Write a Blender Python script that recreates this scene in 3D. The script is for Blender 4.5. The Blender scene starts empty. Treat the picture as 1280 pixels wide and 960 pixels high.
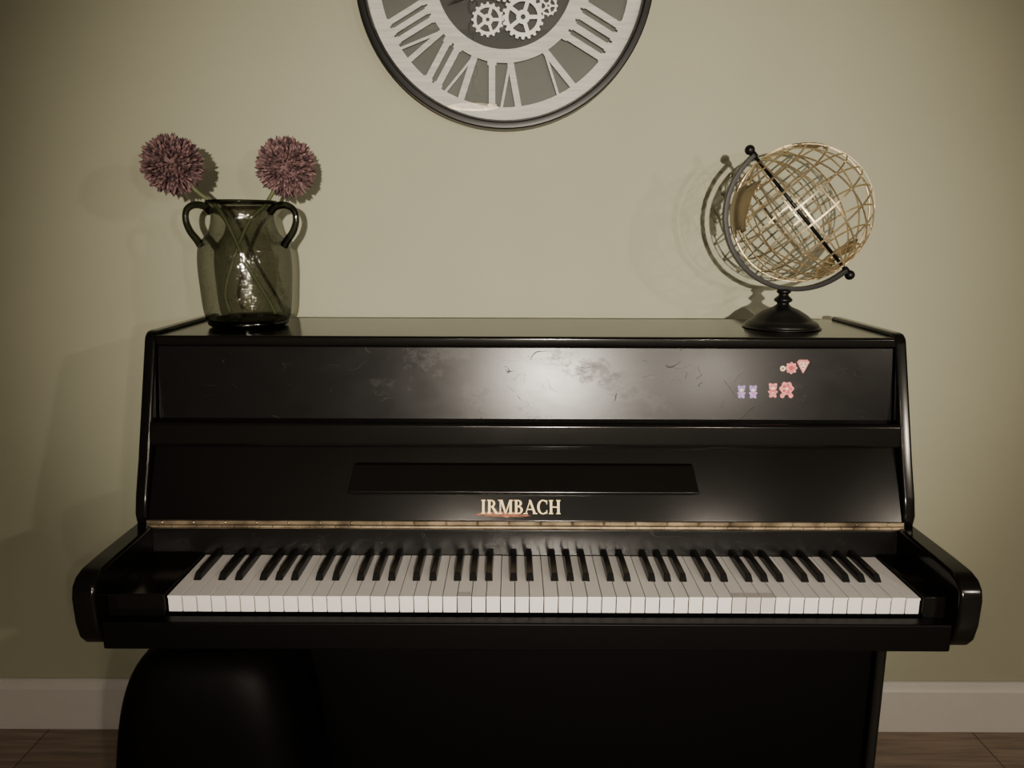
import bpy, bmesh, math, random
from mathutils import Vector, Matrix
random.seed(7)
scene = bpy.context.scene
COL = scene.collection
pi = math.pi

# ------------------------------------------------------------ materials
def new_mat(name):
    m = bpy.data.materials.new(name); m.use_nodes = True
    nt = m.node_tree
    return m, nt, nt.nodes, nt.links, nt.nodes['Principled BSDF']

def mat(name, col, rough=0.5, metal=0.0, spec=0.5, noise=0.0, nscale=20, bump=0.0, bscale=200, coat=0.0, rvar=0.0, rscale=6, stretch=(1,1,1), scratch=0):
    m, nt, N, L, b = new_mat(name)
    b.inputs['Roughness'].default_value = rough
    b.inputs['Metallic'].default_value = metal
    b.inputs['Specular IOR Level'].default_value = spec
    b.inputs['Coat Weight'].default_value = coat
    tc = N.new('ShaderNodeTexCoord'); mp = N.new('ShaderNodeMapping')
    mp.inputs['Scale'].default_value = stretch
    L.new(tc.outputs['Object'], mp.inputs['Vector'])
    n = N.new('ShaderNodeTexNoise'); n.inputs['Scale'].default_value = nscale; n.inputs['Detail'].default_value = 6
    L.new(mp.outputs[0], n.inputs['Vector'])
    r = N.new('ShaderNodeValToRGB')
    c0 = [max(0, c*(1-noise)) for c in col]; c1 = [min(1, c*(1+noise)) for c in col]
    r.color_ramp.elements[0].position = .3; r.color_ramp.elements[1].position = .7
    r.color_ramp.elements[0].color = (*c0, 1); r.color_ramp.elements[1].color = (*c1, 1)
    L.new(n.outputs['Fac'], r.inputs[0]); L.new(r.outputs[0], b.inputs['Base Color'])
    if rvar:
        n2 = N.new('ShaderNodeTexNoise'); n2.inputs['Scale'].default_value = rscale; n2.inputs['Detail'].default_value = 8
        n2.inputs['Distortion'].default_value = .6
        L.new(mp.outputs[0], n2.inputs['Vector'])
        mr = N.new('ShaderNodeMapRange'); mr.inputs[1].default_value = .3; mr.inputs[2].default_value = .7
        mr.inputs[3].default_value = rough-rvar; mr.inputs[4].default_value = rough+rvar
        L.new(n2.outputs['Fac'], mr.inputs[0])
        last = mr.outputs[0]
        if scratch:
            # sparse thin scratches = narrow iso-lines of a noise field, kept only in small patches
            for seed, sscale, width, thr in ((0, 5, .0013, .58), (3.7, 9, .0017, .60), (8.1, 17, .0025, .64)):
                ad0 = N.new('ShaderNodeVectorMath'); ad0.operation = 'ADD'; ad0.inputs[1].default_value = (seed, seed, seed)
                L.new(mp.outputs[0], ad0.inputs[0])
                s1 = N.new('ShaderNodeTexNoise'); s1.inputs['Scale'].default_value = sscale; s1.inputs['Detail'].default_value = 1.0; s1.inputs['Distortion'].default_value = .3
                L.new(ad0.outputs[0], s1.inputs['Vector'])
                a = N.new('ShaderNodeMath'); a.operation = 'SUBTRACT'; a.inputs[1].default_value = .5; L.new(s1.outputs['Fac'], a.inputs[0])
                c = N.new('ShaderNodeMath'); c.operation = 'ABSOLUTE'; L.new(a.outputs[0], c.inputs[0])
                l = N.new('ShaderNodeMath'); l.operation = 'LESS_THAN'; l.inputs[1].default_value = width; L.new(c.outputs[0], l.inputs[0])
                s2 = N.new('ShaderNodeTexNoise'); s2.inputs['Scale'].default_value = 13; L.new(ad0.outputs[0], s2.inputs['Vector'])
                g = N.new('ShaderNodeMath'); g.operation = 'GREATER_THAN'; g.inputs[1].default_value = thr; L.new(s2.outputs['Fac'], g.inputs[0])
                mu = N.new('ShaderNodeMath'); mu.operation = 'MULTIPLY'; L.new(l.outputs[0], mu.inputs[0]); L.new(g.outputs[0], mu.inputs[1])
                sc = N.new('ShaderNodeMath'); sc.operation = 'MULTIPLY_ADD'; sc.inputs[1].default_value = scratch
                L.new(mu.outputs[0], sc.inputs[0]); L.new(last, sc.inputs[2]); last = sc.outputs[0]
            # worn, duller hand smudges
            s3 = N.new('ShaderNodeTexNoise'); s3.inputs['Scale'].default_value = 7; s3.inputs['Detail'].default_value = 10; s3.inputs['Roughness'].default_value = .75
            L.new(mp.outputs[0], s3.inputs['Vector'])
            m3 = N.new('ShaderNodeMapRange'); m3.inputs[1].default_value = .56; m3.inputs[2].default_value = .66; m3.inputs[3].default_value = 0; m3.inputs[4].default_value = .10
            L.new(s3.outputs['Fac'], m3.inputs[0])
            s4 = N.new('ShaderNodeMath'); s4.operation = 'ADD'; L.new(m3.outputs[0], s4.inputs[0]); L.new(last, s4.inputs[1]); last = s4.outputs[0]
        L.new(last, b.inputs['Roughness'])
    if bump:
        n3 = N.new('ShaderNodeTexNoise'); n3.inputs['Scale'].default_value = bscale; n3.inputs['Detail'].default_value = 4
        L.new(mp.outputs[0], n3.inputs['Vector'])
        bp = N.new('ShaderNodeBump'); bp.inputs['Strength'].default_value = bump; bp.inputs['Distance'].default_value = .002
        L.new(n3.outputs['Fac'], bp.inputs['Height']); L.new(bp.outputs[0], b.inputs['Normal'])
    return m

M_wall = mat('sage_paint', (.345, .350, .255), .75, noise=.03, nscale=3, bump=.12, bscale=260, spec=.3)
M_ceil = mat('ceiling_paint', (.42, .40, .36), .9)
M_dim = mat('far_wall_paint', (.12, .115, .095), .8)
M_front = mat('dining_wall_paint', (.45, .43, .39), .8)
M_trim = mat('white_trim_paint', (.56, .545, .52), .45, noise=.02)
M_black = mat('piano_lacquer', (.0035, .0033, .003), .15, spec=.32, rvar=.015, rscale=5, bump=.006, bscale=60)
M_lower = mat('piano_lacquer_dull', (.0022, .002, .002), .4, spec=.08)
M_panel = mat('piano_lacquer_worn', (.0045, .0042, .004), .24, spec=.22, rvar=.015, rscale=16, bump=.015, bscale=40, stretch=(1, 1, 1.6), scratch=.20)
M_ivory = mat('key_ivory', (.70, .68, .66), .25, noise=.03, nscale=8)
M_ebony = mat('key_ebony', (.006, .006, .006), .25, spec=.35)
M_brass = mat('aged_brass', (.22, .175, .115), .42, metal=.8, noise=.5, nscale=30, rvar=.1, rscale=30)
M_gold = mat('gold_lettering', (.92, .74, .40), .5, metal=.0, spec=.2)
M_scuff = mat('bare_wood_scuff', (.25, .11, .07), .7, noise=.5, nscale=90, spec=.1)
M_blackmetal = mat('black_metal', (.005, .005, .005), .35, metal=0, spec=.25)
M_wire = mat('champagne_metal', (.64, .52, .33), .36, metal=.85, noise=.12)
M_cont = mat('bronze_plate', (.34, .27, .16), .4, metal=.7, noise=.2)
M_silver = mat('gear_silver', (.88, .87, .84), .35, metal=.25)
M_dial = mat('dial_backing', (.090, .10, .085), .5, noise=.06, nscale=6)
M_dialdark = mat('dial_centre', (.012, .014, .014), .5, noise=.15, nscale=10)
M_wood = mat('whitewashed_wood', (.70, .69, .66), .6, noise=.16, nscale=14, stretch=(1, 1, 14))
M_stem = mat('stem_green', (.09, .105, .045), .6, noise=.2)
M_stool = mat('black_leatherette', (.0022, .002, .002), .5, spec=.05, bump=.1, bscale=120)
M_pink = mat('sticker_pink', (.66, .24, .24), .5, spec=.1, noise=.35, nscale=150)
M_cream = mat('sticker_cream', (.75, .65, .53), .5, spec=.1)
M_purple = mat('sticker_lilac', (.36, .25, .54), .5, spec=.1, noise=.35, nscale=150)
M_red = mat('sticker_red', (.50, .07, .08), .5, spec=.1)

def m_flower():
    m, nt, N, L, b = new_mat('allium_petals')
    g = N.new('ShaderNodeNewGeometry')
    r = N.new('ShaderNodeValToRGB')
    r.color_ramp.elements[0].color = (.028, .012, .015, 1); r.color_ramp.elements[1].color = (.23, .13, .13, 1)
    L.new(g.outputs['Random Per Island'], r.inputs[0]); L.new(r.outputs[0], b.inputs['Base Color'])
    b.inputs['Roughness'].default_value = .8
    return m
M_flower = m_flower()

def m_floor():
    m, nt, N, L, b = new_mat('oak_laminate')
    tc = N.new('ShaderNodeTexCoord')
    br = N.new('ShaderNodeTexBrick')
    br.inputs['Scale'].default_value = 1
    br.inputs['Brick Width'].default_value = 1.2; br.inputs['Row Height'].default_value = .19
    br.inputs['Mortar Size'].default_value = .002
    br.inputs['Color1'].default_value = (.27, .20, .148, 1); br.inputs['Color2'].default_value = (.21, .158, .118, 1)
    br.inputs['Mortar'].default_value = (.06, .042, .028, 1)
    L.new(tc.outputs['Object'], br.inputs['Vector'])
    mp = N.new('ShaderNodeMapping'); mp.inputs['Scale'].default_value = (2, 26, 1)
    L.new(tc.outputs['Object'], mp.inputs[0])
    n = N.new('ShaderNodeTexNoise'); n.inputs['Scale'].default_value = 2.5; n.inputs['Detail'].default_value = 8
    L.new(mp.outputs[0], n.inputs['Vector'])
    mx = N.new('ShaderNodeMix'); mx.data_type = 'RGBA'; mx.blend_type = 'MULTIPLY'; mx.inputs[0].default_value = .8
    r = N.new('ShaderNodeValToRGB'); r.color_ramp.elements[0].color = (.45, .45, .45, 1); r.color_ramp.elements[1].color = (1.3, 1.3, 1.3, 1)
    r.color_ramp.elements[0].position = .3; r.color_ramp.elements[1].position = .7
    L.new(n.outputs['Fac'], r.inputs[0])
    L.new(br.outputs['Color'], mx.inputs[6]); L.new(r.outputs[0], mx.inputs[7])
    L.new(mx.outputs[2], b.inputs['Base Color'])
    b.inputs['Roughness'].default_value = .36
    return m
M_floor = m_floor()

def m_thin_glass(name, tint_face, tint_edge, refl, rough=.02, bump=0, edge_refl=.45, seeds=0):
    """thin-walled glass: tinted transmission that thickens towards grazing, Schlick-like reflection"""
    m, nt, N, L, b = new_mat(name)
    N.remove(b)
    out = N['Material Output']
    lw = N.new('ShaderNodeLayerWeight'); lw.inputs['Blend'].default_value = .5
    pw = N.new('ShaderNodeMath'); pw.operation = 'POWER'; pw.inputs[1].default_value = 2.2
    L.new(lw.outputs['Facing'], pw.inputs[0])
    mx = N.new('ShaderNodeMix'); mx.data_type = 'RGBA'
    mx.inputs[6].default_value = (*tint_face, 1); mx.inputs[7].default_value = (*tint_edge, 1)
    L.new(pw.outputs[0], mx.inputs[0])
    tr = N.new('ShaderNodeBsdfTransparent')
    tcol = mx.outputs[2]
    if seeds:
        tc2 = N.new('ShaderNodeTexCoord')
        vo = N.new('ShaderNodeTexVoronoi'); vo.inputs['Scale'].default_value = 75
        L.new(tc2.outputs['Object'], vo.inputs['Vector'])
        rp = N.new('ShaderNodeMapRange'); rp.inputs[1].default_value = .12; rp.inputs[2].default_value = .20
        rp.inputs[3].default_value = 1-seeds; rp.inputs[4].default_value = 1
        L.new(vo.outputs['Distance'], rp.inputs[0])
        mm = N.new('ShaderNodeMix'); mm.data_type = 'RGBA'; mm.blend_type = 'MULTIPLY'; mm.inputs[0].default_value = 1
        L.new(tcol, mm.inputs[6]); L.new(rp.outputs[0], mm.inputs[7]); tcol = mm.outputs[2]
    L.new(tcol, tr.inputs[0])
    gl = N.new('ShaderNodeBsdfGlossy'); gl.inputs['Roughness'].default_value = rough
    p5 = N.new('ShaderNodeMath'); p5.operation = 'POWER'; p5.inputs[1].default_value = 5
    L.new(lw.outputs['Facing'], p5.inputs[0])
    ad = N.new('ShaderNodeMath'); ad.operation = 'MULTIPLY_ADD'; ad.use_clamp = True; ad.inputs[1].default_value = edge_refl; ad.inputs[2].default_value = .04+refl
    L.new(p5.outputs[0], ad.inputs[0])
    ms = N.new('ShaderNodeMixShader')
    L.new(ad.outputs[0], ms.inputs[0]); L.new(tr.outputs[0], ms.inputs[1]); L.new(gl.outputs[0], ms.inputs[2])
    L.new(ms.outputs[0], out.inputs[0])
    if bump:
        tc = N.new('ShaderNodeTexCoord')
        v = N.new('ShaderNodeTexNoise'); v.inputs['Scale'].default_value = 45; v.inputs['Detail'].default_value = 3
        L.new(tc.outputs['Object'], v.inputs['Vector'])
        bp = N.new('ShaderNodeBump'); bp.inputs['Strength'].default_value = bump; bp.inputs['Distance'].default_value = .004
        L.new(v.outputs['Fac'], bp.inputs['Height'])
        L.new(bp.outputs[0], gl.inputs['Normal'])
    return m
M_vase = m_thin_glass('smoked_green_glass', (.60, .61, .56), (.16, .17, .14), .04, .05, .9, .3, .35)
M_vasedark = m_thin_glass('thick_green_glass', (.20, .215, .18), (.055, .06, .048), .03, .05, .3, .3)
M_glass = m_thin_glass('clock_glass', (.95, .96, .95), (.8, .82, .8), .12, .0)
M_tape = m_thin_glass('clear_tape', (.97, .97, .97), (.95, .95, .95), .10, .15, .4)

# ------------------------------------------------------------ helpers
def empty(name, loc=(0, 0, 0)):
    e = bpy.data.objects.new(name, None); COL.objects.link(e); e.location = loc
    e.empty_display_size = .1
    return e
def attach(o, parent):
    if parent:
        bpy.context.view_layer.update()
        o.parent = parent
        o.matrix_parent_inverse = Matrix.Translation(parent.location).inverted()
def mesh_obj(name, vs, fs, m, parent=None, smooth=False, bevel=0, seg=2):
    me = bpy.data.meshes.new(name); me.from_pydata([tuple(v) for v in vs], [], fs); me.update()
    bm = bmesh.new(); bm.from_mesh(me); bmesh.ops.recalc_face_normals(bm, faces=bm.faces); bm.to_mesh(me); bm.free()
    o = bpy.data.objects.new(name, me); COL.objects.link(o)
    me.materials.append(m)
    if smooth:
        for p in me.polygons: p.use_smooth = True
    if bevel:
        b = o.modifiers.new('bevel', 'BEVEL'); b.width = bevel; b.segments = seg; b.limit_method = 'ANGLE'; b.angle_limit = .6
        for p in me.polygons: p.use_smooth = True
        w = o.modifiers.new('wn', 'WEIGHTED_NORMAL'); w.keep_sharp = False
    attach(o, parent)
    return o
def boxdata(x0, x1, y0, y1, z0, z1):
    v = [(x0,y0,z0),(x1,y0,z0),(x1,y1,z0),(x0,y1,z0),(x0,y0,z1),(x1,y0,z1),(x1,y1,z1),(x0,y1,z1)]
    f = [(0,1,2,3),(4,5,6,7),(0,1,5,4),(1,2,6,5),(2,3,7,6),(3,0,4,7)]
    return v, f
def box(name, x0, x1, y0, y1, z0, z1, m, parent=None, bevel=0, seg=2):
    v, f = boxdata(x0, x1, y0, y1, z0, z1)
    return mesh_obj(name, v, f, m, parent, bevel=bevel, seg=seg)
def merge(parts):
    V, F = [], []
    for v, f in parts:
        o = len(V); V += list(v); F += [tuple(i+o for i in q) for q in f]
    return V, F
def prism_x(name, poly, x0, x1, m, parent=None, bevel=0, seg=2):
    n = len(poly)
    v = [(x0, y, z) for y, z in poly] + [(x1, y, z) for y, z in poly]
    f = [tuple(range(n)), tuple(range(2*n-1, n-1, -1))] + [(i, (i+1) % n, n+(i+1) % n, n+i) for i in range(n)]
    return mesh_obj(name, v, f, m, parent, bevel=bevel, seg=seg)
def lathe_data(prof, seg=48, origin=(0, 0, 0), cap=False):
    v, f = [], []
    for r, z in prof:
        for i in range(seg):
            a = 2*pi*i/seg; v.append((origin[0]+r*math.cos(a), origin[1]+r*math.sin(a), origin[2]+z))
    for k in range(len(prof)-1):
        for i in range(seg):
            j = (i+1) % seg
            f.append((k*seg+i, k*seg+j, (k+1)*seg+j, (k+1)*seg+i))
    if cap:
        f.append(tuple(range(seg))); f.append(tuple(range((len(prof)-1)*seg, len(prof)*seg)))
    return v, f
def tube_data(pts, rad, seg=10, closed=False, smooth_n=0):
    P = [Vector(p) for p in pts]
    if smooth_n:
        Q = []
        n = len(P)
        for i in range(n if closed else n-1):
            if closed: p0, p1, p2, p3 = P[i-1], P[i], P[(i+1) % n], P[(i+2) % n]
            else: p0, p1, p2, p3 = P[max(i-1, 0)], P[i], P[i+1], P[min(i+2, n-1)]
            for k in range(smooth_n):
                t = k/smooth_n
                Q.append(.5*((2*p1)+(-p0+p2)*t+(2*p0-5*p1+4*p2-p3)*t*t+(-p0+3*p1-3*p2+p3)*t**3))
        if not closed: Q.append(P[-1])
        P = Q
    n = len(P); v, f = [], []
    up = None
    for i, p in enumerate(P):
        if closed: t = (P[(i+1) % n]-P[i-1]).normalized()
        else: t = (P[min(i+1, n-1)]-P[max(i-1, 0)]).normalized()
        if up is None:
            up = t.orthogonal().normalized()
        up = (up - t*up.dot(t)).normalized()
        s = t.cross(up)
        r = rad(i/(n-1)) if callable(rad) else rad
        for k in range(seg):
            a = 2*pi*k/seg
            v.append(p + up*math.cos(a)*r + s*math.sin(a)*r)
    for i in range(n if closed else n-1):
        j = (i+1) % n
        for k in range(seg):
            l = (k+1) % seg
            f.append((i*seg+k, i*seg+l, j*seg+l, j*seg+k))
    if not closed:
        f.append(tuple(range(seg))); f.append(tuple(range((n-1)*seg, n*seg)))
    return v, f
def sphere_data(c, r, su=16, sv=10, sc=(1, 1, 1)):
    prof = [(r*math.sin(pi*k/sv)+1e-5, r*math.cos(pi*k/sv)) for k in range(sv+1)]
    v, f = lathe_data(prof, su)
    return [(c[0]+a*sc[0], c[1]+b*sc[1], c[2]+d*sc[2]) for a, b, d in v], f

# ------------------------------------------------------------ room
X0, X1, Y0, ZC = -3.0, 3.6, -5.5, 3.0
box('floor', X0, X1, Y0, 0.1, -.05, 0, M_floor)
box('wall_back', X0, X1, 0, .1, -.05, ZC, M_wall)
box('wall_left', X0-.1, X0, Y0, .1, -.05, ZC, M_dim)
box('wall_right', X1, X1+.1, Y0, .1, -.05, ZC, M_dim)
box('wall_front', X0, X1, Y0-.1, Y0, -.05, ZC, M_front)
box('ceiling', X0, X1, Y0, .1, ZC, ZC+.1, M_ceil)
prism_x('baseboard_back', [(0, 0), (-.017, 0), (-.017, .115), (-.012, .122), (-.010, .134), (-.005, .138), (0, .138)], X0, X1, M_trim, bevel=.0015)

# ------------------------------------------------------------ piano
piano = empty('upright_piano', (.024, -.25, 0))
CX = .025; HW = .714; T = .022
PL, PR = CX-HW, CX+HW
def yf(z): return -.370 - (1.087-z)*.30            # front edge line of the sides
KP, KF = .15, .44
def yp(z): return -.373 - (1.0625-z)*KP            # upper panel
def yb_(z): return -.4715 + (z-.753)*KF            # open fallboard
side = [(-.075, 0), (-.075, 1.089), (-.350, 1.089), (-.362, 1.087), (-.371, 1.080), (-.375, 1.070),
        (yf(.86)-.002, .86), (yf(.80)-.005, .80), (-.470, .765), (-.465, .742), (-.44, .70), (-.424, .60), (-.424, 0)]
for nm, a, b in (('case_side_left', PL, PL+T), ('case_side_right', PR-T, PR)):
    prism_x(nm, side, a, b, M_black, piano, bevel=.005, seg=3)
il, ir = PL+T+.001, PR-T-.001
box('top_lid', il, ir, -.381, -.075, 1.063, 1.082, M_black, piano, bevel=.005, seg=3)
box('back_board', il, ir, -.10, -.082, .03, 1.06, M_black, piano)
def slab(name, z0, z1, fn, thick, m, x0=il, x1=ir, bev=.003):
    poly = [(fn(z0), z0), (fn(z1), z1), (fn(z1)+thick, z1), (fn(z0)+thick, z0)]
    return prism_x(name, poly, x0, x1, m, piano, bevel=bev, seg=3)
slab('upper_panel', .915, 1.0625, yp, .018, M_panel)
prism_x('ledge_rail', [(-.430, .8835), (-.4335, .888), (-.4305, .924), (-.426, .928), (-.385, .928), (-.385, .8835)], il, ir, M_black, piano, bevel=.003, seg=3)
slab('fallboard_open', .753, .8825, yb_, .018, M_black)
ml = [(yb_(.850)+.004, .852), (yb_(.852)-.014, .8525), (yb_(.806)-.022, .809), (yb_(.806)-.020, .805), (yb_(.806)+.004, .806)]
def trap_prism(name, poly, xa0, xb0, inset, m):
    zt = max(z for y, z in poly); zb = min(z for y, z in poly)
    v = []
    for s, x in ((1, xa0), (-1, xb0)):
        for y, z in poly: v.append((x+s*inset*(z-zb)/(zt-zb), y, z))
    n = len(poly)
    f = [tuple(range(n)), tuple(range(2*n-1, n-1, -1))] + [(i, (i+1) % n, n+(i+1) % n, n+i) for i in range(n)]
    return mesh_obj(name, v, f, m, piano, bevel=.0025, seg=2)
trap_prism('music_ledge', ml, -.298, .342, .008, M_black)
parts = [boxdata(il+.001, ir-.001, -.4765, -.471, .741, .7555)]
kn = 60; kw = (ir-il-.004)/kn
for i in range(kn):
    xa = il+.002+i*kw
    parts.append(tube_data([(xa+.0005, -.478, .7460), (xa+kw-.0005, -.478, .7460)], .0036, 10))
for i in range(24):
    x = il+.03+i*(ir-il-.06)/23
    parts.append(sphere_data((x, -.4768, .7527), .0028, 8, 6))
mesh_obj('brass_hinge', *merge(parts), M_brass, piano, smooth=False)
prism_x('nameboard', [(-.4785, .741), (-.484, .690), (-.46, .690), (-.460, .741)], il, ir, M_panel, piano, bevel=.002)
def arm(name, a, b):
    poly = [(-.42, .615), (-.42, .747), (-.475, .747), (-.60, .746), (-.650, .744), (-.670, .738), (-.682, .726), (-.687, .708),
            (-.685, .665), (-.678, .638), (-.665, .622), (-.650, .615)]
    prism_x(name, poly, a, b, M_black, piano, bevel=.006, seg=3)
arm('arm_left', PL-.001, PL+.036); arm('arm_right', PR-.036, PR+.001)
al, ar = PL+.036, PR-.036
box('keybed', al, ar, -.655, -.40, .615, .658, M_black, piano)
box('key_slip', al, ar, -.676, -.652, .6155, .6625, M_lower, piano, bevel=.003)
KX0, KX1 = -.558, .664
box('key_block_left', al, KX0-.002, -.652, -.485, .655, .699, M_black, piano, bevel=.003)
box('key_block_right', KX1+.002, ar, -.652, -.485, .655, .699, M_black, piano, bevel=.003)
pitch = (KX1-KX0)/52
wk = []
for i in range(52):
    x0 = KX0+i*pitch+.0006; x1 = KX0+(i+1)*pitch-.0006
    dz = random.uniform(-.0004, .0004)
    wk.append(boxdata(x0, x1, -.6465, -.486, .690+dz, .694+dz))
    wk.append(boxdata(x0+.0002, x1-.0002, -.645, -.486, .6655, .690+dz))
mesh_obj('white_keys', *merge(wk), M_ivory, piano, bevel=.0006, seg=2)
bk = []
offs = {0: -.0022, 1: .0022, 3: -.003, 4: 0, 5: .003}
for i in range(51):
    note = (i+5) % 7
    if note in (2, 6): continue
    xc = KX0+(i+1)*pitch+offs[note]
    yb, yfr = -.485, -.5905
    w0, w1 = .0066, .0049
    z0, z1 = .694, .7055
    v = [(xc-w0, yfr-.001, z0), (xc+w0, yfr-.001, z0), (xc+w0, yb, z0), (xc-w0, yb, z0),
         (xc-w1, yfr+.008, z1), (xc+w1, yfr+.008, z1), (xc+w1, yb, z1+.0005), (xc-w1, yb, z1+.0005)]
    bk.append((v, [(0,1,2,3),(4,5,6,7),(0,1,5,4),(1,2,6,5),(2,3,7,6),(3,0,4,7)]))
mesh_obj('black_keys', *merge(bk), M_ebony, piano, bevel=.0012, seg=2)
tp = []
for i in (20, 39, 40, 41):
    x0 = KX0+i*pitch+.001
    tp.append(([(x0, -.632, .6949), (x0+pitch-.002, -.632, .6949), (x0+pitch-.002, -.6472, .6949), (x0, -.6472, .6949),
                (x0, -.6472, .668), (x0+pitch-.002, -.6472, .668)], [(0,1,2,3), (3,2,5,4)]))
mesh_obj('clear_tape', *merge(tp), M_tape, piano)
box('lower_panel', il, ir, -.412, -.392, .11, .614, M_lower, piano, bevel=.003)
box('toe_rail', il, ir, -.424, -.39, 0.02, .105, M_lower, piano, bevel=.003)
for i, x in enumerate((-.06, .024, .108)):
    v, f = tube_data([(x, -.42, .06), (x, -.47, .055), (x, -.52, .05)], lambda t: .010+.006*t, 12)
    mesh_obj('pedal_%d' % (i+1), v, f, M_brass, piano, smooth=True)

def on_slope(x, z, fn, k):
    nrm = Vector((0, -1, k)).normalized(); upv = Vector((0, k, 1)).normalized()
    base = Vector((0, fn(z), z))
    def f(u, v, h=0): return Vector((x+u, 0, 0)) + base + upv*v + nrm*h
    return f
def rect(x0, y0, x1, y1): return ([(x0, y0), (x1, y0), (x1, y1), (x0, y1)], [(0, 1, 2, 3)])
def quad(*p): return (list(p), [(0, 1, 2, 3)])
def arc(cx, cy, rx, ry, a0, a1, tw, tt, n=14):
    v, f = [], []
    for i in range(n+1):
        a = math.radians(a0+(a1-a0)*i/n)
        v.append((cx+rx*math.cos(a), cy+ry*math.sin(a)))
        v.append((cx+(rx-tw)*math.cos(a), cy+(ry-tt)*math.sin(a)))
    for i in range(n): f.append((2*i, 2*i+1, 2*i+3, 2*i+2))
    return v, f
S = .07
def serif(x, y): return rect(x-.15, y, x+.15, y+S)
def stem(x, w=.17): return [rect(x-w/2, 0, x+w/2, 1), serif(x, 0), serif(x, 1-S)]
LET = {
 'I': (stem(.2), .42),
 'R': (stem(.2)+[arc(.32, .74, .30, .26, -90, 90, .15, .08), rect(.2, .92, .34, 1), rect(.2, .48, .34, .56), quad((.32, .52), (.50, .52), (.84, 0), (.62, 0)), rect(.62, 0, .88, S)], .82),
 'M': ([rect(.12, 0, .20, 1), serif(.16, 0), rect(.0, 1-S, .26, 1), quad((.12, 1), (.31, 1), (.59, .06), (.49, 0)), quad((.49, 0), (.57, 0), (.90, 1), (.80, 1)), rect(.80, 0, .97, 1), serif(.885, 0), rect(.82, 1-S, 1.05, 1)], 1.08),
 'B': (stem(.2)+[arc(.32, .76, .28, .24, -90, 90, .15, .08), rect(.2, .92, .34, 1), rect(.2, .49, .34, .57), arc(.34, .28, .33, .28, -90, 90, .16, .08), rect(.2, 0, .36, .08)], .74),
 'A': ([quad((.09, 0), (.17, 0), (.48, 1), (.40, .94)), quad((.35, 1), (.50, 1), (.87, 0), (.69, 0)), rect(.24, .29, .66, .37), serif(.13, 0), serif(.79, 0)], .88),
 'C': ([arc(.48, .5, .42, .52, 50, 310, .17, .08, 24), rect(.71, .70, .77, .98), rect(.71, .02, .77, .28)], .84),
 'H': (stem(.2)+stem(.72)+[rect(.2, .46, .72, .54)], .90)}
hgt = .0255
total = sum(LET[c][1] for c in 'IRMBACH')
wscale = .1475/(total*hgt)
F = on_slope(0.0168-.1475/2, .7665, yb_, KF)
xx = 0; parts = []
for c in 'IRMBACH':
    ps, w = LET[c]
    for q, (v, f) in enumerate(ps):
        parts.append(([F((xx+a)*hgt*wscale, b*hgt, .0007+q*.00006) for a, b in v], f))
    xx += w
mesh_obj('gold_lettering', *merge(parts), M_gold, piano)
F = on_slope(-.015, .7635, yb_, KF)
n = 40; vs = []
for i in range(n):
    a = 2*pi*i/n; k = 1+random.uniform(-.28, .2)
    vs.append(F(.047*math.cos(a)*k, .0052*math.sin(a)*k+.0022*math.sin(a*.5)+.0005, .0005))
mesh_obj('worn_patch', vs, [tuple(range(n))], M_scuff, piano)
# stickers
SS = .88
st = empty('sticker_set', (.5, yp(1.0), 1.0))
def flat(name, F, outline, m, h):
    mesh_obj(name, [F(u*SS, v*SS, h) for u, v in outline], [tuple(range(len(outline)))], m, st)
def petals(r, k=5, amp=.25, n=30): return [(r*(1-amp+amp*math.cos(k*2*pi*i/n))*math.cos(2*pi*i/n), r*(1-amp+amp*math.cos(k*2*pi*i/n))*math.sin(2*pi*i/n)) for i in range(n)]
def P_(x, z): return on_slope(x, z, yp, KP)
F = P_(.508, 1.0235); flat('dot', F, petals(.0058, 1, 0), M_cream, .0008); flat('dot_centre', F, petals(.0025, 1, 0), M_scuff, .0012)
F = P_(.524, 1.0245); flat('flower', F, petals(.0135, 8, .12), M_pink, .0008); flat('flower_centre', F, petals(.005, 1, 0), M_red, .0012)
F = P_(.546, 1.0285); flat('pizza', F, [(-.0135, .008), (-.009, .013), (.009, .013), (.0135, .008), (.001, -.015), (-.001, -.015)], M_pink, .0008)
flat('pizza_top', F, [(-.010, .007), (.010, .007), (0, -.011)], M_cream, .0012)
for i, (a, b) in enumerate(((-.004, .003), (.004, .004), (0, -.003))): flat('pizza_slice_%d' % i, F, [(a+u, b+v) for u, v in petals(.0020, 1, 0)], M_red, .0015)
def disc(F, name, u0, v0, r, m, h, sx=1): flat(name, F, [(u0+a*sx, v0+b) for a, b in petals(r, 1, 0)], m, h)
def bear(i, x, z, m, r):
    F = P_(x, z)
    disc(F, 'body_%d' % i, 0, -.75*r, r*.85, m, .0008, .95)
    disc(F, 'head_%d' % i, 0, .55*r, r*.80, m, .0010, 1.1)
    for s in (-1, 1):
        disc(F, 'ear_%d_%d' % (i, s+1), s*r*.62, 1.15*r, r*.34, m, .0011)
        disc(F, 'arm_%d_%d' % (i, s+1), s*r*.80, -.45*r, r*.28, m, .0011)
        disc(F, 'foot_%d_%d' % (i, s+1), s*r*.50, -1.45*r, r*.34, m, .0011)
        disc(F, 'eye_%d_%d' % (i, s+1), s*r*.30, .70*r, r*.09, M_stool, .0017)
    disc(F, 'face_%d' % i, 0, .35*r, r*.36, M_cream, .0014, 1.2)
    flat('bow_%d' % i, F, [(a, b-.25*r) for a, b in petals(r*.42, 2, .4)], M_red if m is M_pink else M_pink, .0015)
bear(1, .431, .981, M_purple, .0085); bear(2, .453, .981, M_purple, .0085)
bear(3, .490, .984, M_pink, .0095)
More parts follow.
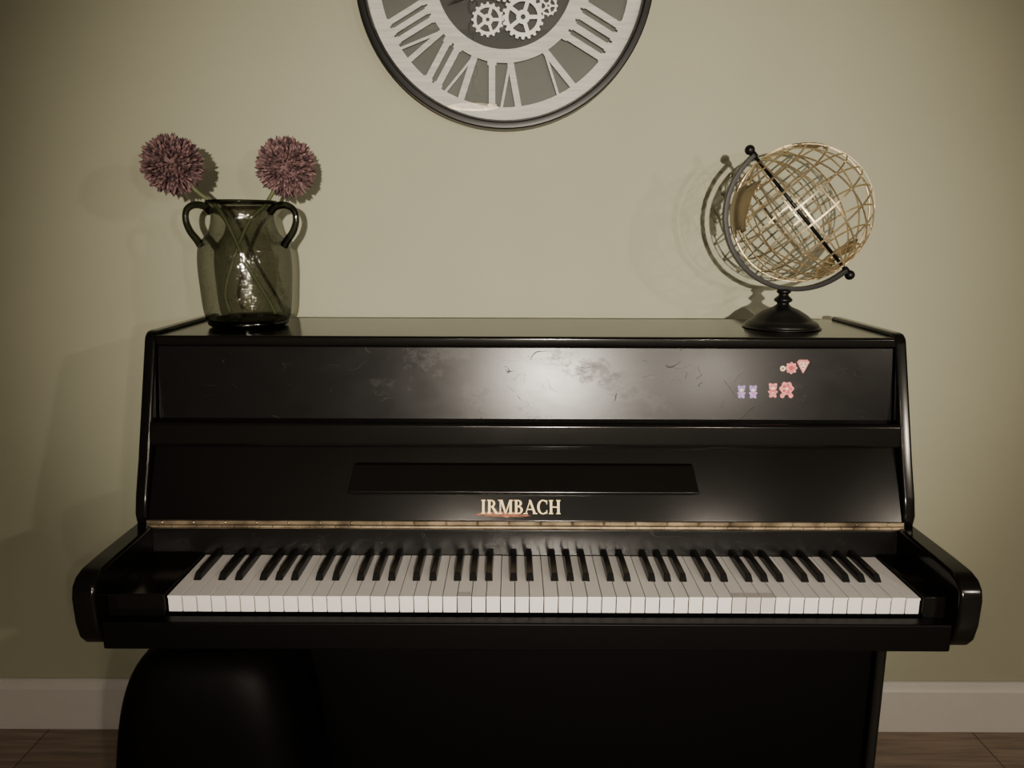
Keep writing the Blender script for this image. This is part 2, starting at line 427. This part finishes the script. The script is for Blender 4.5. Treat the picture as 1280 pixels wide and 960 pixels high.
F = P_(.516, .986); flat('rose', F, petals(.0160, 6, .10), M_pink, .0008); flat('rose_inner', F, petals(.0105, 5, .2), M_red, .0011); flat('rose_core', F, petals(.0075, 4, .25), M_pink, .0014); disc(F, 'rose_eye', 0, 0, .003, M_cream, .0017)
disc(F, 'rose_foot_left', -.009, -.015, .005, M_pink, .0009); disc(F, 'rose_foot_right', .009, -.015, .005, M_pink, .0009)

# ------------------------------------------------------------ stool (rounded upholstered)
def superell(name, c, hx, hy, h, m, parent):
    su, sv = 64, 32
    vs, fs = [], []
    prof = []
    for k in range(sv+1):
        t = k/sv
        if t < .1: r = .90+.10*math.sin(t/.1*pi/2); z = t*.3*h
        else:
            q = (t-.1)/.9; z = h*.03+(h*.97)*(math.sin(q*pi/2)**.85); r = max(.001, math.cos(q*pi/2)**.36)
        prof.append((r, z))
    for r, z in prof:
        for i in range(su):
            a = 2*pi*i/su
            ca, sa = math.cos(a), math.sin(a)
            e = .5
            vs.append((c[0]+hx*r*math.copysign(abs(ca)**e, ca), c[1]+hy*r*math.copysign(abs(sa)**e, sa), z))
    for k in range(sv):
        for i in range(su):
            j = (i+1) % su; fs.append((k*su+i, k*su+j, (k+1)*su+j, (k+1)*su+i))
    fs.append(tuple(range(su))); fs.append(tuple(range(sv*su, (sv+1)*su)))
    return mesh_obj(name, vs, fs, m, parent, smooth=True)
stool = empty('upholstered_stool', (-.48, -.56, 0))
superell('cushion_body', (-.522, -.560), .176, .125, .575, M_stool, stool)

# ------------------------------------------------------------ vase with alliums
ZT = 1.0825
VX, VY = -.541, -.225
vase = empty('glass_vase', (VX, VY, ZT))
prof = [(.070, .004), (.080, .012), (.086, .035), (.089, .075), (.091, .115), (.090, .145), (.086, .163), (.076, .178), (.067, .190),
        (.062, .205), (.060, .222), (.062, .236), (.066, .246)]
def resample(pr, n=6):
    P = [Vector((a, b, 0)) for a, b in pr]; Q = []
    for i in range(len(P)-1):
        p0, p1, p2, p3 = P[max(i-1, 0)], P[i], P[i+1], P[min(i+2, len(P)-1)]
        for k in range(n):
            t = k/n; Q.append(.5*((2*p1)+(-p0+p2)*t+(2*p0-5*p1+4*p2-p3)*t*t+(-p0+3*p1-3*p2+p3)*t**3))
    Q.append(P[-1]); return [(max(q.x, .0005), q.y) for q in Q]
v, f = lathe_data(resample(prof, 4), 64, (VX, VY, ZT))
mesh_obj('body', v, f, M_vase, vase, smooth=True)
v, f = lathe_data(resample([(.0005, 0), (.060, 0), (.076, .003), (.079, .010), (.072, .017), (.04, .013), (.0005, .012)], 4), 48, (VX, VY, ZT))
mesh_obj('thick_base', v, f, M_vasedark, vase, smooth=True)
circ = lambda r, z: [(VX+r*math.cos(2*pi*i/48), VY+r*math.sin(2*pi*i/48), ZT+z) for i in range(48)]
mesh_obj('rim', *tube_data(circ(.066, .247), .0032, 8, closed=True), M_vasedark, vase, smooth=True)
for s, nm in ((-1, 'left'), (1, 'right')):
    pts = [(.058, .226), (.070, .238), (.090, .241), (.106, .232), (.110, .212), (.103, .190), (.090, .172), (.083, .160)]
    pts = [(VX+s*a, VY-.01, ZT+b) for a, b in pts]
    mesh_obj('handle_'+nm, *tube_data(pts, lambda t: .0062+.002*abs(2*t-1), 12, smooth_n=5), M_vasedark, vase, smooth=True)

HEADS = [(-.669, -.235, 1.400), (-.448, -.225, 1.397)]
def allium(i, c, stem_pts):
    fl = empty('allium_flower' if i == 0 else 'allium_flower.001', c)
    mesh_obj('stem', *tube_data(stem_pts, .0042, 8, smooth_n=6), M_stem, fl, smooth=True)
    parts = [sphere_data(c, .036, 16, 10)]
    N = 760
    for k in range(N):
        z = 1-2*(k+.5)/N; ph = k*2.399963
        d = Vector((math.sqrt(1-z*z)*math.cos(ph), math.sqrt(1-z*z)*math.sin(ph), z))
        d = (d+Vector([random.gauss(0, .06) for _ in range(3)])).normalized()
        L = random.uniform(.052, .063)
        o = d.orthogonal().normalized(); s = d.cross(o)
        a0 = random.uniform(0, pi)
        C = Vector(c)
        vs = []
        for rr, ll in ((.0010, .030), (.0013, L*.78), (.0032, L*.90)):
            for q in range(4):
                a = a0+q*pi/2
                vs.append(C+d*ll+(o*math.cos(a)+s*math.sin(a))*rr)
        vs.append(C+d*L)
        fs = []
        for r in range(2):
            for q in range(4):
                fs.append((r*4+q, r*4+(q+1) % 4, (r+1)*4+(q+1) % 4, (r+1)*4+q))
        for q in range(4): fs.append((8+q, 8+(q+1) % 4, 12))
        parts.append((vs, fs))
    mesh_obj('flower_head', *merge(parts), M_flower, fl)
h = HEADS[0]
allium(0, h, [h, (-.625, -.235, 1.350), (-.590, -.232, 1.322), (-.565, -.235, 1.28), (-.540, -.225, 1.21), (-.505, -.215, 1.14), (-.490, -.21, 1.105)])
h = HEADS[1]
allium(1, h, [h, (-.475, -.225, 1.352), (-.497, -.222, 1.322), (-.530, -.222, 1.29), (-.562, -.228, 1.22), (-.582, -.235, 1.15), (-.575, -.235, 1.112)])

# ------------------------------------------------------------ wire globe
GB = Vector((.552, -.230, ZT)); GC = Vector((.574, -.230, 1.311))
globe = empty('wire_globe', tuple(GB))
axis = Vector((-.105, 0, .117)).normalized()
e1 = Vector((0, -1, 0)); e2 = axis.cross(e1).normalized()
def sph(lon, lat, r):
    lo, la = math.radians(lon), math.radians(lat)
    return GC + axis*(r*math.sin(la)) + (e1*math.cos(lo)+e2*math.sin(lo))*(r*math.cos(la))
RG = .134
def band(points, closed=True, wt=.0026, th=.0009):
    vs, fs = [], []
    n = len(points)
    for i, p in enumerate(points):
        t = (points[(i+1) % n]-points[i-1]).normalized()
        nn = (p-GC).normalized(); s = t.cross(nn).normalized()
        for a, b in ((-wt, -th), (wt, -th), (wt, th), (-wt, th)): vs.append(p+s*a+nn*b)
    for i in range(n):
        j = (i+1) % n
        for k in range(4):
            l = (k+1) % 4; fs.append((i*4+k, i*4+l, j*4+l, j*4+k))
    return vs, fs
parts = []
for lat in (-68, -51, -34, -17, 0, 17, 34, 51, 68):
    parts.append(band([sph(l, lat, RG) for l in range(0, 360, 6)], wt=.0017))
for k in range(9):
    lo = k*20+8
    pts = [sph(lo, a, RG+.0005) for a in range(-90, 90, 6)] + [sph(lo+180, -a, RG+.0005) for a in range(-90, 90, 6)]
    parts.append(band(pts, wt=.0015))
mesh_obj('wire_cage', *merge(parts), M_wire, globe)
CONT = [
 (.62, [(-9,38),(-5,48),(5,58),(20,70),(60,70),(100,77),(140,72),(175,66),(160,60),(140,50),(128,38),(120,25),(108,12),(100,14),(90,22),(78,8),(70,22),(57,25),(45,13),(35,30),(30,38),(15,40)]),
 (.6, [(-165,65),(-125,70),(-85,70),(-60,52),(-70,42),(-81,26),(-97,26),(-90,16),(-105,20),(-115,30),(-125,42),(-135,58)]),
 (.8, [(-120,-60),(-40,-62),(40,-68),(90,-64),(150,-60),(150,-74),(20,-80),(-120,-76)])]
def inside(p, poly):
    c = False; n = len(poly)
    for i in range(n):
        x1, y1 = poly[i]; x2, y2 = poly[i-1]
        if (y1 > p[1]) != (y2 > p[1]) and p[0] < (x2-x1)*(p[1]-y1)/(y2-y1)+x1: c = not c
    return c
LON0 = 165
vs, fs, idx = [], [], {}
def vid(i, j):
    k = (i % 120, j)
    if k not in idx:
        idx[k] = len(vs); vs.append(sph(i*3-180-LON0, j*3-90, RG+.0016))
    return idx[k]
for sh, poly in CONT:
    cx = sum(p[0] for p in poly)/len(poly); cy = sum(p[1] for p in poly)/len(poly)
    pl = [(cx+(a-cx)*sh, cy+(b-cy)*sh) for a, b in poly]
    for i in range(120):
        for j in range(1, 59):
            if inside((i*3-180+1.5, j*3-90+1.5), pl):
                fs.append((vid(i, j), vid(i+1, j), vid(i+1, j+1), vid(i, j+1)))
o = mesh_obj('continents', vs, fs, M_cont, globe, smooth=True)
sm = o.modifiers.new('sol', 'SOLIDIFY'); sm.thickness = .0012
RA = .157
parts = [tube_data([GC-axis*RA, GC+axis*RA], .0036, 10)]
for s in (-1, 1):
    p = GC+axis*RA*s
    parts.append(sphere_data(p+axis*s*.006, .0100, 16, 10))
    parts.append(tube_data([p-axis*s*.012, p-axis*s*.002], .0065, 12))
mesh_obj('axis_rod', *merge(parts), M_blackmetal, globe, smooth=True)
vs, fs = [], []
nseg = 48
lft = axis.cross(Vector((0, 1, 0))).normalized()
if lft.x > 0: lft = -lft
for i in range(nseg+1):
    a = pi*i/nseg
    d = axis*math.cos(a)+lft*math.sin(a)
    for r, yy in ((.1455, -.008), (.1545, -.008), (.1545, .008), (.1455, .008)):
        vs.append(GC+d*r+Vector((0, yy, 0)))
for i in range(nseg):
    for k in range(4):
        l = (k+1) % 4; fs.append((i*4+k, i*4+l, (i+1)*4+l, (i+1)*4+k))
fs += [(0, 1, 2, 3), (nseg*4, nseg*4+1, nseg*4+2, nseg*4+3)]
mesh_obj('meridian_ring', vs, fs, M_blackmetal, globe, bevel=.001)
gp = [(.0005, .0), (.072, 0), (.0735, .004), (.072, .009), (.066, .014), (.060, .017), (.050, .026), (.034, .036), (.020, .042), (.013, .047), (.012, .051),
      (.017, .054), (.018, .058), (.014, .062), (.010, .066), (.010, .069), (.014, .072), (.0135, .076), (.008, .079), (.0005, .0795)]
v, f = lathe_data(resample(gp, 3), 48, tuple(GB))
mesh_obj('stand', v, f, M_blackmetal, globe, smooth=True)

# ------------------------------------------------------------ clock
CC = Vector((-.019, -.045, 1.809)); CR = .317
clock = empty('wall_clock', (CC.x, 0, CC.z))
def ringdata(r0, r1, y0, y1, n=96, c=(0, 0)):
    vs, fs = [], []
    for i in range(n):
        a = 2*pi*i/n
        for r, y in ((r0, y0), (r1, y0), (r1, y1), (r0, y1)):
            vs.append((CC.x+c[0]+r*math.sin(a), y, CC.z+c[1]+r*math.cos(a)))
    for i in range(n):
        j = (i+1) % n
        for k in range(4):
            l = (k+1) % 4; fs.append((i*4+k, i*4+l, j*4+l, j*4+k))
    return vs, fs
def discdata(r, y, n=96, c=(0, 0)):
    return [(CC.x+c[0]+r*math.sin(2*pi*i/n), y, CC.z+c[1]+r*math.cos(2*pi*i/n)) for i in range(n)], [tuple(range(n))]
mesh_obj('frame', *ringdata(CR-.016, CR, -.052, -.001), M_blackmetal, clock, bevel=.003)
mesh_obj('frame_inner', *ringdata(CR-.020, CR-.015, -.043, -.001), M_blackmetal, clock)
mesh_obj('dial_back', *discdata(CR-.012, -.010), M_dial, clock)
mesh_obj('glass', *discdata(CR-.0155, -.045), M_glass, clock)
mesh_obj('dial_centre', *discdata(.150, -.014), M_dialdark, clock)
wood = [ringdata(.268, .300, -.024, -.018), ringdata(.148, .176, -.024, -.018)]
def stroke(a0, s0, s1, w, t0=.172, t1=.272, dy=0):
    ca, sa = math.cos(a0), math.sin(a0)
    pts = [(s0-w/2, t0), (s0+w/2, t0), (s1+w/2, t1), (s1-w/2, t1)]
    vs = []
    for y in (-.0243-dy, -.0183-dy):
        for s, t in pts:
            vs.append((CC.x+t*sa+s*ca, y, CC.z+t*ca-s*sa))
    return vs, [(0,1,2,3),(4,5,6,7),(0,1,5,4),(1,2,6,5),(2,3,7,6),(3,0,4,7)]
NUM = ['XII', 'I', 'II', 'III', 'IIII', 'V', 'VI', 'VII', 'VIII', 'IX', 'X', 'XI']
TH, TN = .0140, .0055
for h, s in enumerate(NUM):
    a = 2*pi*h/12
    ws = {'I': .025, 'V': .054, 'X': .054}
    tot = sum(ws[c] for c in s); x = -tot/2
    sc = min(1, .104/tot)
    for q, c in enumerate(s):
        w = ws[c]*sc
        xc = (x+ws[c]/2)*sc
        e = .0001*q
        if c == 'I':
            wood.append(stroke(a, xc, xc, TH*sc, dy=e))
            wood.append(stroke(a, xc, xc, TH*sc*1.4, .170, .181, .0006+e)); wood.append(stroke(a, xc, xc, TH*sc*1.4, .261, .272, .0006+e))
        if c == 'V':
            wood.append(stroke(a, xc, xc-w*.36, TH*sc, dy=.0002+e)); wood.append(stroke(a, xc, xc+w*.36, TN, dy=.0004+e))
        if c == 'X':
            wood.append(stroke(a, xc+w*.36, xc-w*.36, TH*sc, dy=.0002+e)); wood.append(stroke(a, xc-w*.36, xc+w*.36, TN, dy=.0004+e))
        x += ws[c]
mesh_obj('roman_numeral_ring', *merge(wood), M_wood, clock)
def gear(r, teeth, c, y, spokes=5):
    parts = [ringdata(r*.70, r*.88, y-.003, y+.001, 48, c), ringdata(r*.12, r*.32, y-.004, y+.001, 24, c)]
    for k in range(teeth):
        a = 2*pi*k/teeth; ca, sa = math.cos(a), math.sin(a)
        w0, w1 = r*.09, r*.055
        pts = [(-w0, r*.86), (w0, r*.86), (w1, r), (-w1, r)]
        vs = [(CC.x+c[0]+t*sa+s*ca, yy, CC.z+c[1]+t*ca-s*sa) for yy in (y-.0032, y+.0012) for s, t in pts]
        parts.append((vs, [(0,1,2,3),(4,5,6,7),(0,1,5,4),(1,2,6,5),(2,3,7,6),(3,0,4,7)]))
    for k in range(spokes):
        a = 2*pi*k/spokes+.3; ca, sa = math.cos(a), math.sin(a)
        w = r*.09
        pts = [(-w, r*.2), (w, r*.2), (w, r*.8), (-w, r*.8)]
        vs = [(CC.x+c[0]+t*sa+s*ca, yy, CC.z+c[1]+t*ca-s*sa) for yy in (y-.0025, y+.0012) for s, t in pts]
        parts.append((vs, [(0,1,2,3),(4,5,6,7),(0,1,5,4),(1,2,6,5),(2,3,7,6),(3,0,4,7)]))
    return merge(parts)
G = [gear(.035, 16, (-.036, -.088), -.020), gear(.045, 20, (.040, -.084), -.026), gear(.021, 12, (.094, -.060), -.020),
     gear(.050, 24, (0, -.005), -.030, 6), gear(.030, 14, (-.070, -.02), -.020), gear(.036, 16, (.055, .05), -.020), gear(.028, 14, (-.03, .07), -.024)]
mesh_obj('gears', *merge(G), M_silver, clock)
def hand(ang, L, w, y):
    ca, sa = math.cos(ang), math.sin(ang)
    pts = [(-w, -.03), (w, -.03), (w*1.6, L*.6), (0, L), (-w*1.6, L*.6)]
    vs = [(CC.x+t*sa+s*ca, yy, CC.z+t*ca-s*sa) for yy in (y-.001, y+.001) for s, t in pts]
    return vs, [(0,1,2,3,4), (9,8,7,6,5)]+[(i, (i+1) % 5, 5+(i+1) % 5, 5+i) for i in range(5)]
mesh_obj('hands', *merge([hand(math.radians(243), .135, .005, -.036), hand(math.radians(72), .22, .004, -.039)]), M_blackmetal, clock)

# ------------------------------------------------------------ pendants (behind the camera, light the room)
def link_data(c, turn, L=.085, w=.055, r=.008):
    pts = []
    for i in range(16):
        a = 2*pi*i/16
        u = w/2*math.cos(a); v = (L/2-w/2)*(1 if math.sin(a) >= 0 else -1)+w/2*math.sin(a)
        pts.append((c[0]+(u if turn else 0), c[1]+(0 if turn else u), c[2]+v))
    return tube_data(pts, r, 6, closed=True)
def pendant(name, x, y, zr, power, size=.03, up=.06, col=(1, .87, .70)):
    e = empty(name, (x, y, zr))
    pr = [(.172, 0), (.175, .004), (.168, .025), (.14, .055), (.10, .080), (.05, .098), (.025, .105), (.022, .14), (.0005, .142)]
    v, f = lathe_data(resample(pr, 3), 48, (x, y, zr))
    o = mesh_obj('shade', v, f, M_brass, e, smooth=True)
    z = zr+.16; parts = []; t = 0
    while z < ZC-.02:
        parts.append(link_data((x, y, z), t % 2)); z += .068; t += 1
    mesh_obj('chain', *merge(parts), M_blackmetal, e, smooth=True)
    v, f = lathe_data([(.0005, 0), (.05, 0), (.05, -.02), (.0005, -.025)], 32, (x, y, ZC))
    mesh_obj('ceiling_rose', v, f, M_blackmetal, e)
    L = bpy.data.lights.new(name+'_light', 'POINT'); L.energy = power; L.color = col; L.shadow_soft_size = size
    lo = bpy.data.objects.new('bulb_light', L); COL.objects.link(lo); lo.location = (x, y, zr+up)
    attach(lo, e)
pendant('pendant_lamp', -.27, -3.8, 2.10, 80)
pendant('pendant_lamp.001', 1.29, -3.8, 2.10, 70)
pendant('pendant_lamp.002', 2.45, -3.4, 1.98, 90, .035, .01)

# added out-of-view uplights, brightening the far wall that the clock glass reflects
def fill_uplight(name, x, power):
    e = empty(name, (x, Y0+.09, 1.95))
    v, f = lathe_data([(.03, 0), (.06, .05), (.085, .12), (.082, .12), (.057, .052), (.028, .004)], 32, (x, Y0+.10, 1.95))
    mesh_obj('cup', v, f, M_blackmetal, e, smooth=True)
    box('bracket', x-.03, x+.03, Y0, Y0+.06, 1.90, 2.0, M_blackmetal, e, bevel=.004)
    L = bpy.data.lights.new(name+'_light', 'POINT'); L.energy = power; L.color = (1, .9, .78); L.shadow_soft_size = .025
    lo = bpy.data.objects.new('uplight', L); COL.objects.link(lo); lo.location = (x, Y0+.10, 2.02)
    attach(lo, e)
fill_uplight('added_uplight', -1.0, 24)
fill_uplight('added_uplight.001', .9, 18)

# floor lamps that light the wall from behind the camera
def spot_lamp(name, x, power, zl, cone, tgt):
    fl = empty(name, (x, -3.9, 0))
    mesh_obj('pole', *lathe_data([(.0005, 0), (.14, 0), (.14, .015), (.012, .025), (.010, zl-.03), (.0005, zl-.02)], 32, (x, -3.9, 0)), M_blackmetal, fl, smooth=False)
    v, f = tube_data([(x, -3.95, zl+.02), (x, -3.80, zl)], lambda t: .03+.04*t, 24)
    mesh_obj('spot_head', v, f[:-2], M_blackmetal, fl, smooth=True)
    L = bpy.data.lights.new(name+'_light', 'SPOT'); L.energy = power; L.color = (1, .885, .735); L.shadow_soft_size = .025
    L.spot_size = math.radians(cone); L.spot_blend = 1.0
    lo = bpy.data.objects.new('spot_light', L); COL.objects.link(lo); lo.location = (x, -3.78, zl)
    d = Vector(tgt)-lo.location
    lo.rotation_euler = d.to_track_quat('-Z', 'Y').to_euler()
    attach(lo, fl)
spot_lamp('floor_lamp', .26, 680, 1.40, 41, (.07, 0, 1.15))
spot_lamp('floor_lamp.001', 1.25, 90, 1.42, 46, (.2, 0, 1.1))

w = bpy.data.worlds.new('World'); scene.world = w; w.use_nodes = True
w.node_tree.nodes['Background'].inputs[0].default_value = (.5, .45, .38, 1)
w.node_tree.nodes['Background'].inputs[1].default_value = .1

# ------------------------------------------------------------ camera
cam = bpy.data.cameras.new('camera'); co = bpy.data.objects.new('camera', cam); COL.objects.link(co)
cam.sensor_width = 36; cam.lens = 961/1280*36
co.matrix_world = Matrix.Translation((0, -1.8, 1.276)) @ Matrix.Rotation(math.radians(90-11.3), 4, 'X') @ Matrix.Rotation(math.radians(.2), 4, 'Z')
cam.clip_start = .02
scene.camera = co
